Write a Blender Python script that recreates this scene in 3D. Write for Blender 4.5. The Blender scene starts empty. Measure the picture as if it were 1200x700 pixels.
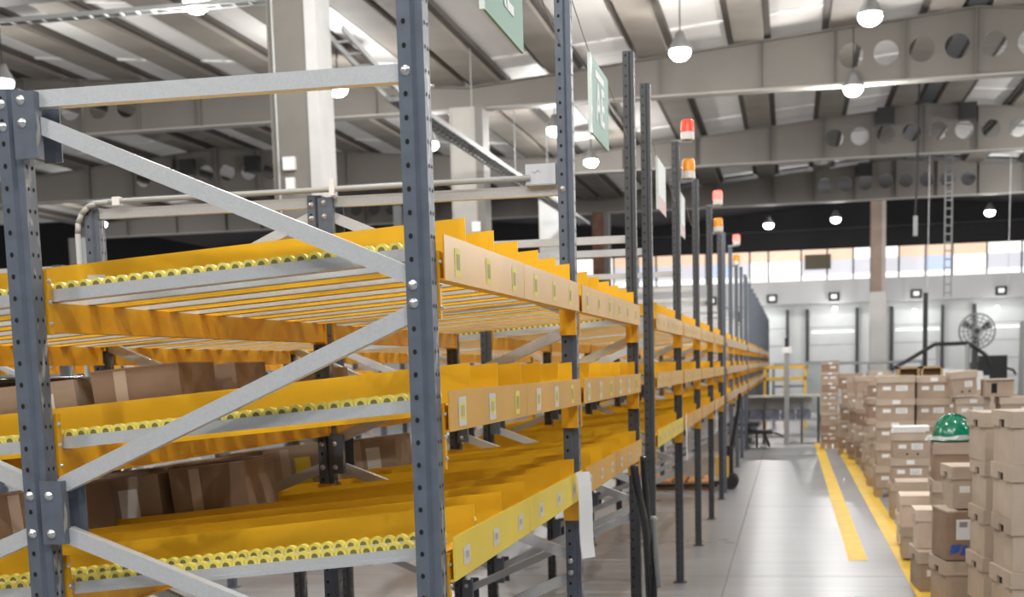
import bpy, bmesh, math, random
from mathutils import Matrix, Vector
random.seed(7)
S = bpy.context.scene
C = S.collection

# ------------------------------------------------------------------ camera
F_PX, CX, CY = 1577.34, 607.56, 635.93
YAW, PITCH, ROLL = 0.2009, -0.1289, -0.0268
CAM = Vector((0.8244, -2.8894, 1.606))
sy, cy_, sp, cp = math.sin(YAW), math.cos(YAW), math.sin(PITCH), math.cos(PITCH)
fw = Vector((-sy*cp, cy_*cp, sp)); rt = Vector((cy_, sy, 0)); up = rt.cross(fw)
c_, s_ = math.cos(ROLL), math.sin(ROLL)
rt2 = c_*rt + s_*up; up2 = -s_*rt + c_*up
cd = bpy.data.cameras.new('camera'); cam = bpy.data.objects.new('camera', cd); C.objects.link(cam)
M = Matrix(((rt2.x, up2.x, -fw.x), (rt2.y, up2.y, -fw.y), (rt2.z, up2.z, -fw.z))).to_4x4()
M.translation = CAM
cam.matrix_world = M
cd.sensor_fit = 'HORIZONTAL'; cd.sensor_width = 36; cd.lens = 36*F_PX/1200
cd.shift_x = (600-CX)/1200; cd.shift_y = (CY-350)/1200
cd.clip_start = 0.05; cd.clip_end = 300
cd.dof.use_dof = True; cd.dof.focus_distance = 3.7; cd.dof.aperture_fstop = 5.4
S.camera = cam
# ------------------------------------------------------------------ light and exposure
w = bpy.data.worlds.new('world'); S.world = w; w.use_nodes = True
w.node_tree.nodes['Background'].inputs[0].default_value = (1.0, 0.99, 0.97, 1)
w.node_tree.nodes['Background'].inputs[1].default_value = 0.16
S.view_settings.view_transform = 'Standard'; S.view_settings.look = 'None'
S.view_settings.gamma = 1; S.view_settings.use_curve_mapping = False
S.view_settings.exposure = 0.05
LAMP_W = 300.0

# ------------------------------------------------------------------ materials
MATS = {}
def mat(name, col, rough=.5, metal=0., var=.0, scale=8., bump=0., emit=None, spec=.5, alpha=1., stretch=None, coat=0.):
    m = bpy.data.materials.new(name); m.use_nodes = True; nt = m.node_tree
    b = nt.nodes['Principled BSDF']
    b.inputs['Base Color'].default_value = (*col, 1); b.inputs['Roughness'].default_value = rough
    b.inputs['Metallic'].default_value = metal; b.inputs['Specular IOR Level'].default_value = spec
    b.inputs['Alpha'].default_value = alpha; b.inputs['Coat Weight'].default_value = coat
    if var or bump:
        tc = nt.nodes.new('ShaderNodeTexCoord'); n = nt.nodes.new('ShaderNodeTexNoise')
        n.inputs['Scale'].default_value = scale; n.inputs['Detail'].default_value = 5
        if stretch:
            mp = nt.nodes.new('ShaderNodeMapping'); mp.inputs['Scale'].default_value = stretch
            nt.links.new(tc.outputs['Object'], mp.inputs[0]); nt.links.new(mp.outputs[0], n.inputs[0])
        else:
            nt.links.new(tc.outputs['Object'], n.inputs[0])
        if var:
            r = nt.nodes.new('ShaderNodeMapRange'); r.inputs[1].default_value = .3; r.inputs[2].default_value = .7
            r.inputs[3].default_value = 1-var; r.inputs[4].default_value = 1+var
            mx = nt.nodes.new('ShaderNodeMix'); mx.data_type = 'RGBA'; mx.blend_type = 'MULTIPLY'; mx.inputs[0].default_value = 1
            mx.inputs[6].default_value = (*col, 1)
            nt.links.new(n.outputs[0], r.inputs[0]); nt.links.new(r.outputs[0], mx.inputs[7]); nt.links.new(mx.outputs[2], b.inputs['Base Color'])
        if bump:
            bp = nt.nodes.new('ShaderNodeBump'); bp.inputs['Strength'].default_value = bump; bp.inputs['Distance'].default_value = .01
            nt.links.new(n.outputs[0], bp.inputs['Height']); nt.links.new(bp.outputs[0], b.inputs['Normal'])
    if emit:
        b.inputs['Emission Color'].default_value = (*emit[:3], 1); b.inputs['Emission Strength'].default_value = emit[3]
    MATS[name] = m
    return m
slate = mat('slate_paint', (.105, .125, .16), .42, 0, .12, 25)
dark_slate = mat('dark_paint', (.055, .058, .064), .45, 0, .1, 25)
hole_m = mat('hole_dark', (.008, .008, .009), .9)
galv = mat('galvanised', (.58, .60, .62), .36, .3, .06, 180)
bolt_m = mat('bolt_zinc', (.62, .63, .65), .3, .8)
yellow = mat('yellow_paint', (.87, .475, .015), .36, 0, .06, 3)
orange = mat('orange_paint', (.80, .395, .014), .38, 0, .06, 3)
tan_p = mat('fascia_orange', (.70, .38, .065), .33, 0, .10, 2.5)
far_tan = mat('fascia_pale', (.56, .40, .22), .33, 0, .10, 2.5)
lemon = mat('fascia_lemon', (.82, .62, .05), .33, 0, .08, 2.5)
wheel_m = mat('wheel_yellow', (.78, .68, .14), .45)
hub_m = mat('wheel_hub', (.20, .17, .045), .5)
paper = mat('paper', (.80, .80, .79), .6)
lab_y = mat('label_yellow', (.78, .66, .08), .5)
ink = mat('ink', (.12, .12, .12), .6)
ink2 = mat('ink_grey', (.30, .30, .30), .6)
white_m = mat('white_paint', (.74, .74, .73), .5, 0, .04, 4)
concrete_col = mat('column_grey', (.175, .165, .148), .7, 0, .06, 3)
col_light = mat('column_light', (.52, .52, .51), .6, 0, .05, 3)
rust = mat('rusty_steel', (.17, .085, .06), .8, 0, .3, 3)
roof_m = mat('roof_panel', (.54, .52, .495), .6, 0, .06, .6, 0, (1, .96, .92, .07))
purlin_m = mat('purlin_beige', (.20, .178, .152), .7, 0, .12, 1.2)
purlin_d = mat('purlin_dark', (.07, .06, .052), .7, 0, .1, 1.2)
rafter_m = mat('rafter_grey', (.165, .150, .133), .6, 0, .06, .8)
strip_m = mat('seam_white', (.85, .84, .82), .5)
blackwall = mat('dark_cladding', (.012, .011, .013), .8, 0, .2, 1)
black_m = mat('black', (.015, .015, .016), .5)
blackg = mat('black_plastic', (.02, .02, .022), .25)
card = mat('cardboard', (.385, .295, .225), .8, 0, .09, 6)
card2 = mat('cardboard_pale', (.47, .38, .30), .8, 0, .08, 6)
card3 = mat('cardboard_dark', (.29, .195, .135), .8, 0, .1, 6)
cardw = mat('cardboard_whitish', (.66, .54, .44), .8, 0, .08, 6)
tape = mat('clear_tape', (.55, .45, .36), .2, 0, 0, 1, 0, None, .6)
blue_m = mat('blue_print', (.05, .10, .42), .5)
green_hat = mat('green_plastic', (.0, .17, .085), .16, 0, 0, 1, 0, None, .6, 1, None, .4)
film = mat('plastic_film', (.75, .76, .75), .15, 0, .2, 30, .5, None, .6, .65)
green_sign = mat('sign_green', (.10, .27, .19), .5)
sign_white = mat('sign_white', (.72, .76, .74), .5)
sign_pink = mat('sign_pink', (.62, .42, .40), .5)
glass_edge = mat('acrylic_edge', (.66, .74, .70), .2)
red_m = mat('red_lens', (.75, .05, .02), .25, 0, 0, 1, 0, (1, .06, .03, .35))
red_on = mat('red_lens_lit', (.9, .10, .06), .25, 0, 0, 1, 0, (1, .10, .08, 3.0))
amber_m = mat('amber_lens', (.80, .28, .01), .25, 0, 0, 1, 0, (1, .35, .02, .12))
clear_m = mat('clear_base', (.72, .68, .64), .3)
wood = mat('pallet_wood', (.40, .27, .15), .8, 0, .2, 5, .2, None, .5, 1, (1, 8, 8))
wood_o = mat('orange_wood', (.60, .30, .12), .7, 0, .15, 5)
lens_m = mat('lamp_lens', (1, 1, 1), .3, 0, 0, 1, 0, (1, .985, .95, 30.))
lamp_h = mat('lamp_housing', (.35, .35, .35), .4, .6)
win_w = mat('window_white', (.8, .8, .8), .4, 0, 0, 1, 0, (1, .97, .94, 1.05))
win_o = mat('window_peach', (.8, .6, .45), .4, 0, 0, 1, 0, (1, .70, .50, .62))
win_b = mat('window_blue', (.5, .6, .8), .4, 0, 0, 1, 0, (.60, .72, 1, .6))
win_l = mat('window_lilac', (.6, .6, .66), .4, 0, 0, 1, 0, (.84, .83, .90, .55))
tube_m = mat('strip_light', (1, 1, 1), .4, 0, 0, 1, 0, (1, 1, 1, 5.))
flood_on = mat('flood_lens', (.8, .8, .8), .4, 0, 0, 1, 0, (1, 1, 1, .5))
line_y = mat('line_yellow', (.80, .52, .05), .55, 0, .12, 5)
greybox = mat('grey_enclosure', (.50, .53, .58), .45)
pvc = mat('pvc_conduit', (.42, .43, .42), .4)
grey_cab = mat('grey_cabinet', (.33, .34, .34), .5)
bluepack = mat('blue_grey_packs', (.14, .15, .20), .6, 0, .4, 8)
yel_p = mat('yellow_trolley', (.75, .45, .05), .5)
door_m = mat('dock_door_white', (.80, .82, .82), .5, 0, .04, 2)
wall_m = mat('wall_white', (.80, .81, .80), .7, 0, .05, .5)
ledge_m = mat('ledge_grey', (.66, .66, .66), .7, 0, .04, .5)

def add_wear(m_, col):
    """chipped paint on the side of the steel that faces the aisle"""
    nt = m_.node_tree; b = nt.nodes['Principled BSDF']; src = b.inputs['Base Color'].links[0].from_socket
    tc = nt.nodes.new('ShaderNodeTexCoord'); mp = nt.nodes.new('ShaderNodeMapping'); mp.inputs['Scale'].default_value = (1, 1, .35)
    n = nt.nodes.new('ShaderNodeTexNoise'); n.inputs['Scale'].default_value = 38; n.inputs['Detail'].default_value = 6
    nt.links.new(tc.outputs['Object'], mp.inputs[0]); nt.links.new(mp.outputs[0], n.inputs[0])
    r = nt.nodes.new('ShaderNodeMapRange'); r.inputs[1].default_value = .55; r.inputs[2].default_value = .64; nt.links.new(n.outputs[0], r.inputs[0])
    sx = nt.nodes.new('ShaderNodeSeparateXYZ'); nt.links.new(tc.outputs['Normal'], sx.inputs[0])
    g = nt.nodes.new('ShaderNodeMath'); g.operation = 'GREATER_THAN'; g.inputs[1].default_value = .9; nt.links.new(sx.outputs[0], g.inputs[0])
    mu = nt.nodes.new('ShaderNodeMath'); mu.operation = 'MULTIPLY'; nt.links.new(r.outputs[0], mu.inputs[0]); nt.links.new(g.outputs[0], mu.inputs[1])
    mx = nt.nodes.new('ShaderNodeMix'); mx.data_type = 'RGBA'; mx.inputs[7].default_value = (*col, 1)
    nt.links.new(mu.outputs[0], mx.inputs[0]); nt.links.new(src, mx.inputs[6]); nt.links.new(mx.outputs[2], b.inputs['Base Color'])
add_wear(slate, (.34, .34, .33)); add_wear(dark_slate, (.30, .30, .29))
def floor_mat():
    m = bpy.data.materials.new('floor_concrete'); m.use_nodes = True; nt = m.node_tree; b = nt.nodes['Principled BSDF']
    tc = nt.nodes.new('ShaderNodeTexCoord')
    n1 = nt.nodes.new('ShaderNodeTexNoise'); n1.inputs['Scale'].default_value = .6; n1.inputs['Detail'].default_value = 8
    mp = nt.nodes.new('ShaderNodeMapping'); mp.inputs['Scale'].default_value = (.3, 4., 1)
    n2 = nt.nodes.new('ShaderNodeTexNoise'); n2.inputs['Scale'].default_value = 2.5; n2.inputs['Detail'].default_value = 6
    nt.links.new(tc.outputs['Object'], n1.inputs[0]); nt.links.new(tc.outputs['Object'], mp.inputs[0]); nt.links.new(mp.outputs[0], n2.inputs[0])
    ad = nt.nodes.new('ShaderNodeMath'); ad.operation = 'ADD'; nt.links.new(n1.outputs[0], ad.inputs[0]); nt.links.new(n2.outputs[0], ad.inputs[1])
    cr = nt.nodes.new('ShaderNodeValToRGB'); cr.color_ramp.elements[0].position = .35; cr.color_ramp.elements[1].position = .68
    sc = nt.nodes.new('ShaderNodeMath'); sc.operation = 'MULTIPLY'; sc.inputs[1].default_value = .5; nt.links.new(ad.outputs[0], sc.inputs[0])
    cr.color_ramp.elements[0].color = (.25, .262, .28, 1); cr.color_ramp.elements[1].color = (.36, .373, .395, 1)
    nt.links.new(sc.outputs[0], cr.inputs[0]); nt.links.new(cr.outputs[0], b.inputs['Base Color'])
    r = nt.nodes.new('ShaderNodeMapRange'); r.inputs[3].default_value = .20; r.inputs[4].default_value = .40
    nt.links.new(n1.outputs[0], r.inputs[0]); nt.links.new(r.outputs[0], b.inputs['Roughness'])
    bp = nt.nodes.new('ShaderNodeBump'); bp.inputs['Strength'].default_value = .03; bp.inputs['Distance'].default_value = .02
    nt.links.new(n2.outputs[0], bp.inputs['Height']); nt.links.new(bp.outputs[0], b.inputs['Normal'])
    return m
floor_m = floor_mat()

# ------------------------------------------------------------------ mesh helpers
class MB:
    def __init__(s): s.v = []; s.f = []; s.mi = []; s.cur = 0
    def mat(s, i): s.cur = i; return s
    def add(s, vs, fs):
        o = len(s.v); s.v += [tuple(v) for v in vs]
        for f in fs: s.f.append([o+i for i in f]); s.mi.append(s.cur)
        return s
    def box(s, a, b):
        (x0, y0, z0), (x1, y1, z1) = a, b
        vs = [(x0,y0,z0),(x1,y0,z0),(x1,y1,z0),(x0,y1,z0),(x0,y0,z1),(x1,y0,z1),(x1,y1,z1),(x0,y1,z1)]
        return s.add(vs, [(3,2,1,0),(4,5,6,7),(0,1,5,4),(1,2,6,5),(2,3,7,6),(3,0,4,7)])
    def prism(s, pts, axis, a, b):
        """extrude 2D polygon along axis ('x','y','z') from a to b"""
        def mk(p, t):
            return {'x': (t, p[0], p[1]), 'y': (p[0], t, p[1]), 'z': (p[0], p[1], t)}[axis]
        n = len(pts); vs = [mk(p, a) for p in pts]+[mk(p, b) for p in pts]
        fs = [tuple(range(n-1, -1, -1)), tuple(range(n, 2*n))]+[(i, (i+1) % n, n+(i+1) % n, n+i) for i in range(n)]
        return s.add(vs, fs)
    def tube(s, p0, p1, r, n=10, r1=None, cap=True):
        p0, p1 = Vector(p0), Vector(p1); d = (p1-p0).normalized(); r1 = r if r1 is None else r1
        u = d.cross(Vector((0,0,1)) if abs(d.z) < .9 else Vector((1,0,0))).normalized(); v = d.cross(u)
        vs = []
        for p, rr in ((p0, r), (p1, r1)):
            for i in range(n):
                a = 2*math.pi*i/n; vs.append(p+(u*math.cos(a)+v*math.sin(a))*rr)
        fs = [(i, (i+1) % n, n+(i+1) % n, n+i) for i in range(n)]
        if cap: fs += [tuple(range(n-1, -1, -1)), tuple(range(n, 2*n))]
        return s.add(vs, fs)
    def path(s, pts, r, n=8):
        for a, b in zip(pts, pts[1:]): s.tube(a, b, r, n)
        return s
    def sweep(s, ctrl, r, n=10, sub=8):
        P_ = [Vector(p) for p in ctrl]; pts = []
        for i in range(len(P_)-1):
            a, b, c, d = P_[max(i-1, 0)], P_[i], P_[i+1], P_[min(i+2, len(P_)-1)]
            for k in range(sub):
                t = k/sub; pts.append(.5*((2*b)+(c-a)*t+(2*a-5*b+4*c-d)*t*t+(3*b-a-3*c+d)*t**3))
        pts.append(P_[-1]); vs = []; m = len(pts)
        for i, p in enumerate(pts):
            d = (pts[min(i+1, m-1)]-pts[max(i-1, 0)]).normalized(); u = d.cross(Vector((.3, 1, 0))).normalized(); v = d.cross(u)
            for k in range(n):
                a = 2*math.pi*k/n; vs.append(p+(u*math.cos(a)+v*math.sin(a))*r)
        fs = [(i*n+k, i*n+(k+1) % n, (i+1)*n+(k+1) % n, (i+1)*n+k) for i in range(m-1) for k in range(n)]
        fs += [tuple(range(n-1, -1, -1)), tuple(range((m-1)*n, m*n))]
        return s.add(vs, fs)
    def bar(s, p0, p1, wd, h, updir=(0,0,1)):
        """rectangular bar: wd across (perp to up), h along up-ish"""
        p0, p1 = Vector(p0), Vector(p1); d = (p1-p0).normalized(); u = Vector(updir)
        sd = d.cross(u).normalized(); u = sd.cross(d).normalized()
        vs = []
        for p in (p0, p1):
            for a, b in ((-1,-1),(1,-1),(1,1),(-1,1)): vs.append(p+sd*a*wd/2+u*b*h/2)
        return s.add(vs, [(0,1,2,3),(7,6,5,4),(0,4,5,1),(1,5,6,2),(2,6,7,3),(3,7,4,0)])
    def lathe(s, prof, n=24, c=(0,0,0), sx=1, sy_=1):
        vs = []; m = len(prof)
        for i in range(n):
            a = 2*math.pi*i/n
            for r, z in prof: vs.append((c[0]+r*math.cos(a)*sx, c[1]+r*math.sin(a)*sy_, c[2]+z))
        fs = []
        for i in range(n):
            j = (i+1) % n
            for k in range(m-1): fs.append((i*m+k, j*m+k, j*m+k+1, i*m+k+1))
        return s.add(vs, fs)
    def mesh(s, name, mats, smooth=False):
        me = bpy.data.meshes.new(name); me.from_pydata(s.v, [], s.f)
        if not isinstance(mats, (list, tuple)): mats = [mats]
        for m in mats: me.materials.append(m)
        me.polygons.foreach_set('material_index', s.mi)
        if smooth: me.polygons.foreach_set('use_smooth', [True]*len(s.f))
        bm = bmesh.new(); bm.from_mesh(me); bmesh.ops.recalc_face_normals(bm, faces=bm.faces); bm.to_mesh(me); bm.free()
        me.update(); return me
def ob(name, me, parent=None, loc=(0,0,0), rz=0, rot=None):
    o = bpy.data.objects.new(name, me); C.objects.link(o)
    if parent is not None: o.parent = parent
    o.location = loc; o.rotation_euler = rot if rot else (0, 0, rz)
    return o
def empty(name, loc=(0,0,0), rz=0):
    return ob(name, None, None, loc, rz)
def tag(o, label, cat, group=None, kind=None):
    o['label'] = label; o['category'] = cat
    if group: o['group'] = group
    if kind: o['kind'] = kind
    return o
def struct(o, label=None, cat=None):
    o['kind'] = 'structure'
    if label: o['label'] = label
    if cat: o['category'] = cat
    return o

# ================================================================== THE HALL
FARY = 58.0
fl = ob('floor', MB().box((-45, -14, -.2), (34, FARY+.5, 0)).mesh('floor', floor_m)); struct(fl, 'smooth grey concrete warehouse floor', 'floor')
jm = MB()
for x in (.36, 3.9, -4.6): jm.box((x-.006, -14, .0002), (x+.006, FARY, .0008))
for y in range(2, 56, 5): jm.box((-20, y+.3-.006, .0002), (20, y+.3+.006, .0008))
ob('expansion_joint', jm.mesh('expansion_joint', mat('joint', (.235, .24, .25), .8)), fl)
tag(ob('floor_line', MB().box((1.285, 8.12, .0006), (1.435, 24.2, .0022)).mesh('floor_line', line_y)),
    'yellow painted aisle line that stops short on the grey floor', 'floor marking')
tag(ob('floor_line', MB().box((1.66, 4.3, .0006), (1.83, 24.2, .0022)).mesh('floor_line', line_y)),
    'yellow painted line running along the foot of the box stacks', 'floor marking')

RIDGES = (4.31, -15.63, 24.25, -35.57)
HALF = 9.97; ZB = 6.93; ZE = 7.33; ZR = 8.17
def ztop(off): return ZR-(ZR-ZE)*abs(off)/HALF
ceil = empty('ceiling', (0, 0, ZE)); struct(ceil, 'pitched warehouse roof of pale panels on beige purlins', 'ceiling')
# rafter web with round openings
def web_mesh():
    cu = bpy.data.curves.new('web', 'CURVE'); cu.dimensions = '2D'; cu.fill_mode = 'BOTH'; cu.extrude = .012
    def spl(pts):
        s = cu.splines.new('POLY'); s.points.add(len(pts)-1)
        for p, q in zip(s.points, pts): p.co = (q[0], q[1], 0, 1)
        s.use_cyclic_u = True
    spl([(-HALF, ZB-ZE), (HALF, ZB-ZE), (HALF, 0), (0, ZR-ZE), (-HALF, 0)])
    for k in (-4, -3, -2, -1, 1, 2, 3, 4):
        x = (abs(k)-.5)*.664*(1 if k > 0 else -1)
        spl([(x+.235*math.cos(a*math.pi/12), 7.51-.02*abs(x)-ZE+.235*math.sin(a*math.pi/12)) for a in range(24)])
    t = bpy.data.objects.new('tmp', cu); C.objects.link(t)
    bpy.context.view_layer.update()
    me = bpy.data.meshes.new_from_object(t.evaluated_get(bpy.context.evaluated_depsgraph_get()))
    bpy.data.objects.remove(t); me.transform(Matrix.Rotation(math.pi/2, 4, 'X'))
    me.materials.clear(); me.materials.append(rafter_m); me.name = 'rafter'
    return me
web = web_mesh()
me_bf = MB().box((-HALF, -.17, ZB-ZE-.035), (HALF, .17, ZB-ZE)).mesh('bottom_flange', mat('flange', (.33, .31, .28), .6, 0, .05, .8))
tf = MB()
for sg in (-1, 1): tf.bar((0, 0, ZR-ZE+.012), (sg*HALF, 0, .012), .3, .024)
me_tf = tf.mesh('top_flange', rafter_m)
st = MB()
me_st = {}
for off in (0, 1.33, 2.66, 4.05, 6.0, 8.0):
    me_st[off] = MB().box((-.008, -.14, ZB-ZE), (.008, .14, ztop(off)-ZE)).mesh('stiffener', rafter_m)
RY = [5.1, 15.1, 25.1, 35.1, 45.1]
for y in RY:
    for rx in RIDGES[:3]:
        r = ob('rafter', web, ceil, (rx, y, 0))
        ob('bottom_flange', me_bf, r); ob('top_flange', me_tf, r)
        for off, m_ in me_st.items():
            for sg in ((-1, 1) if off else (1,)): ob('stiffener', m_, r, (off*sg, 0, 0))
# purlins and panels
POFF = (.58, 2.44, 4.28, 6.14, 7.99, 9.60)
pm = MB().prism([(-.29, 0), (.29, 0), (.31, .17), (-.31, .17)], 'y', 0, 10.0).mesh('purlin', purlin_m)
lm = MB()
for sg in (-1, 1): lm.box((sg*.36-.065, 0, .08), (sg*.36+.065, 10, .19))  # darker strip along both sides of each purlin
plm = lm.mesh('purlin_side_strip', purlin_d)
seam = MB().box((-.42, -.06, -.03), (.42, .06, 0)).mesh('seam_strip', strip_m)
def panel_me(wd, sl):
    return MB().prism([(-wd/2, -wd/2*sl), (wd/2, wd/2*sl), (wd/2, wd/2*sl+.05), (-wd/2, -wd/2*sl+.05)], 'y', 0, 9.98).mesh('roof_panel', roof_m)
slope = (ZR-ZE)/HALF
pms = {1: panel_me(1.93, -slope), -1: panel_me(1.93, slope)}
for yi, y in enumerate([-4.9]+RY[:-1]):
    for rx in RIDGES[:3]:
        for sg in (-1, 1):
            for off in POFF:
                z = ztop(off)-ZE+.03
                p = ob('purlin', pm, ceil, (rx+sg*off, y, z))
                ob('purlin_side_strip', plm, p)
            offs = [0]+list(POFF)
            for a, b in zip((-.35,)+POFF[:-1], POFF):
                c0 = (a+b)/2 if a > 0 else .1
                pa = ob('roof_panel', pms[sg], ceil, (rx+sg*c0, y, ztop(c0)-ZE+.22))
                for dy in (8.7, 4.0):
                    for dx in (-.40, .40):
                        ob('seam_strip', seam, pa, (dx*.95, dy, dx*slope*-sg), rot=(0, math.atan(slope)*sg, 0))
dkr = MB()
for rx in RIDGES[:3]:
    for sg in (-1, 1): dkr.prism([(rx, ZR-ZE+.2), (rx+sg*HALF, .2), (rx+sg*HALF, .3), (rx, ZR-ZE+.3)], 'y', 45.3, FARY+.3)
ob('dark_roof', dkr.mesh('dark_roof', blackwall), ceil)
ob('ridge_duct', MB().box((4.14, 5.1, ZR-ZE+.03), (4.48, 45, ZR-ZE+.2)).mesh('ridge_duct', dark_slate), ceil)
# columns (grey web side with a light face)
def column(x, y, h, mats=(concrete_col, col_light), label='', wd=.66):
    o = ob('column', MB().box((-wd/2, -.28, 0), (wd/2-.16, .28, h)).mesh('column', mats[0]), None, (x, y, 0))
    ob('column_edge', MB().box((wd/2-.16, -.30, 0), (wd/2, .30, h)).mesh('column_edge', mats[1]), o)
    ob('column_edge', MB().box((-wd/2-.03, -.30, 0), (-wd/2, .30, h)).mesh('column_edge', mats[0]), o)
    struct(o, label, 'column'); return o
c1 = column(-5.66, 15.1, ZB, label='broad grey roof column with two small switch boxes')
sw = empty('switch_box', (-5.78, 14.82, 4.06)); tag(sw, 'pair of pale switch boxes on the broad grey column', 'switch box')
ob('upper_box', MB().box((-.08, -.08, .27), (.08, 0, .44)).mesh('upper_box', paper), sw)
ob('lower_box', MB().box((-.055, -.07, .0), (.06, 0, .17)).mesh('lower_box', paper), sw)
cdt = MB().tube((-.16, -.02, -3.9), (-.16, -.02, 2.8), .015, 6).mesh('conduit', pvc); ob('conduit', cdt, sw)
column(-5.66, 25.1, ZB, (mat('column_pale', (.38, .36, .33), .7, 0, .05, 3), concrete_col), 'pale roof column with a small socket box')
tag(ob('socket_box', MB().box((-.09, -.06, 0), (.09, 0, .2)).mesh('socket_box', paper), None, (-5.52, 24.82, 4.42)), 'small white socket box on the pale roof column', 'socket box')
column(-5.66, 35.1, ZB, (col_light, col_light), 'slim white roof column behind the grey device box')
column(-5.66, 45.1, ZB, (rust, concrete_col), 'rust brown roof column before the dark end wall', .54)
column(4.36, 55.0, ZR, (mat('column_rustgrey', (.27, .20, .16), .8, 0, .25, 1), mat('column_rustgrey2', (.40, .35, .31), .8, 0, .2, 1)), 'rusty brown column before the far window strip', .56)
ob('column_base', MB().box((-.32, -.34, 0), (.32, .34, 4.3)).mesh('column_base', mat('column_base', (.58, .56, .53), .7, 0, .1, 1)), bpy.data.objects['column.004'])
for x in (-25.6, 14.28):
    for y in (25.1, 35.1, 45.1): column(x, y, ZB, label='grey roof column far across the hall')

# far end wall
fwz = ob('wall_far', MB().box((-45, FARY, 0), (34, FARY+.3, 5.0)).mesh('wall_far', wall_m)); struct(fwz, 'white far end wall with dock doors', 'wall')
ob('upper_cladding', MB().box((-45, FARY-.02, 6.36), (34, FARY+.3, 9.2)).mesh('upper_cladding', blackwall), fwz)
ob('ledge', MB().box((-45, FARY-1.2, 4.0), (34, FARY+.02, 4.98)).mesh('ledge', ledge_m), fwz)
ob('pipe', MB().tube((-45, FARY-.3, 7.0), (34, FARY-.3, 7.3), .03, 6).mesh('pipe', dark_slate), fwz)
# window strip: individual panes
wn = empty('window_1', (0, FARY, 5.0)); struct(wn, 'long strip of bright windows under the dark cladding', 'window')
x = -45.0; k = 0
pane_cache = {}
random.seed(3)
while x < 33:
    wd = random.choice((.8, 1.1, 1.4)); kind = random.choice((win_w, win_l, win_l, win_l, win_b))
    for nm, z0, z1, m_ in (('pane', .0, .28, win_w), ('pane', .28, .9, kind), ('pane', .9, 1.36, random.choice((win_o, win_w, win_o)))):
        key = (wd, z0, m_.name)
        if key not in pane_cache: pane_cache[key] = MB().box((.03, 0, z0+.01), (wd-.03, .05, z1-.01)).mesh('pane', m_)
        ob('pane', pane_cache[key], wn, (x, 0, 0))
    if 'mull' not in pane_cache: pane_cache['mull'] = MB().box((-.035, -.05, 0), (.035, .06, 1.36)).mesh('mullion', dark_slate)
    ob('mullion', pane_cache['mull'], wn, (x, 0, 0))
    x += wd; k += 1
ob('window_back', MB().box((-45, .1, 0), (34, .3, 1.36)).mesh('window_back', wall_m), wn)
tag(ob('notice_board', MB().box((-.55, 0, 0), (.55, .08, .62)).mesh('notice_board', mat('olive', (.14, .12, .08), .7)), None, (2.0, FARY-.3, 5.5)), 'dark olive panel hung before the far window strip', 'panel')
# dock doors
di = 0
for x0 in (-4.6, -1.3, 1.65, 5.2, 8.6, 12.0, -8, -11.4):
    di += 1
    d = ob('door_%d' % di, MB().box((x0, FARY-.12, 0), (x0+1.95, FARY, 3.72)).mesh('dock_door', door_m)); struct(d, 'white sectional dock door in the far wall', 'door')
    for z in (.75, 1.5, 2.25, 3.0): ob('door_seam', MB().box((x0, FARY-.135, z-.012), (x0+1.95, FARY-.12, z+.012)).mesh('door_seam', grey_cab), d)
    for xx in (x0-.16, x0+1.95): ob('door_jamb', MB().box((xx, FARY-.25, 0), (xx+.13, FARY, 3.8)).mesh('door_jamb', dark_slate), d)
    if di in (1, 3, 4, 5):
        ob('door_window', MB().box((x0+.1, FARY-.14, 2.77), (x0+1.9, FARY-.12, 2.83)).mesh('door_window', win_w), d)
for i, x in enumerate((-2.5, .07, 2.65, 6.02, 9.41)):
    e = empty('floodlight', (x, FARY-1.25, 4.08)); tag(e, 'square black floodlight on the ledge of the far wall', 'floodlight', 'floodlights along the far wall')
    ob('housing', MB().box((-.22, -.12, 0), (.22, 0, .36)).mesh('housing', black_m), e)
    ob('lens', MB().box((-.12, -.14, .09), (.12, -.12, .27)).mesh('lens', flood_on), e)
for (x, z) in ((2.7, 3.75), (6.0, 3.55), (9.3, 3.55), (-.5, 3.6), (-4, 3.6), (12.5, 3.55)):
    tag(ob('wall_lamp', MB().lathe([(0, -.08), (.06, -.06), (.085, 0), (.06, .06), (0, .08)], 12).mesh('wall_lamp', lens_m, True), None, (x, FARY-1.1, z)), 'small glowing lamp hanging under the far wall ledge', 'lamp', 'lamps under the far ledge')
    wlt = bpy.data.lights.new('wall_light', 'POINT'); wlt.energy = 22; wlt.shadow_soft_size = .1; wo = bpy.data.objects.new('wall_light', wlt); C.objects.link(wo); wo.location = (x, FARY-1.5, z-.2)
wl = ob('wall_left', MB().box((-45.3, -14, 0), (-45, FARY, 8)).mesh('wall_left', wall_m)); struct(wl, 'distant left hall wall', 'wall')
wr = ob('wall_right', MB().box((34, -14, 0), (34.3, FARY, 8)).mesh('wall_right', wall_m)); struct(wr, 'distant right hall wall', 'wall')

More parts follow.
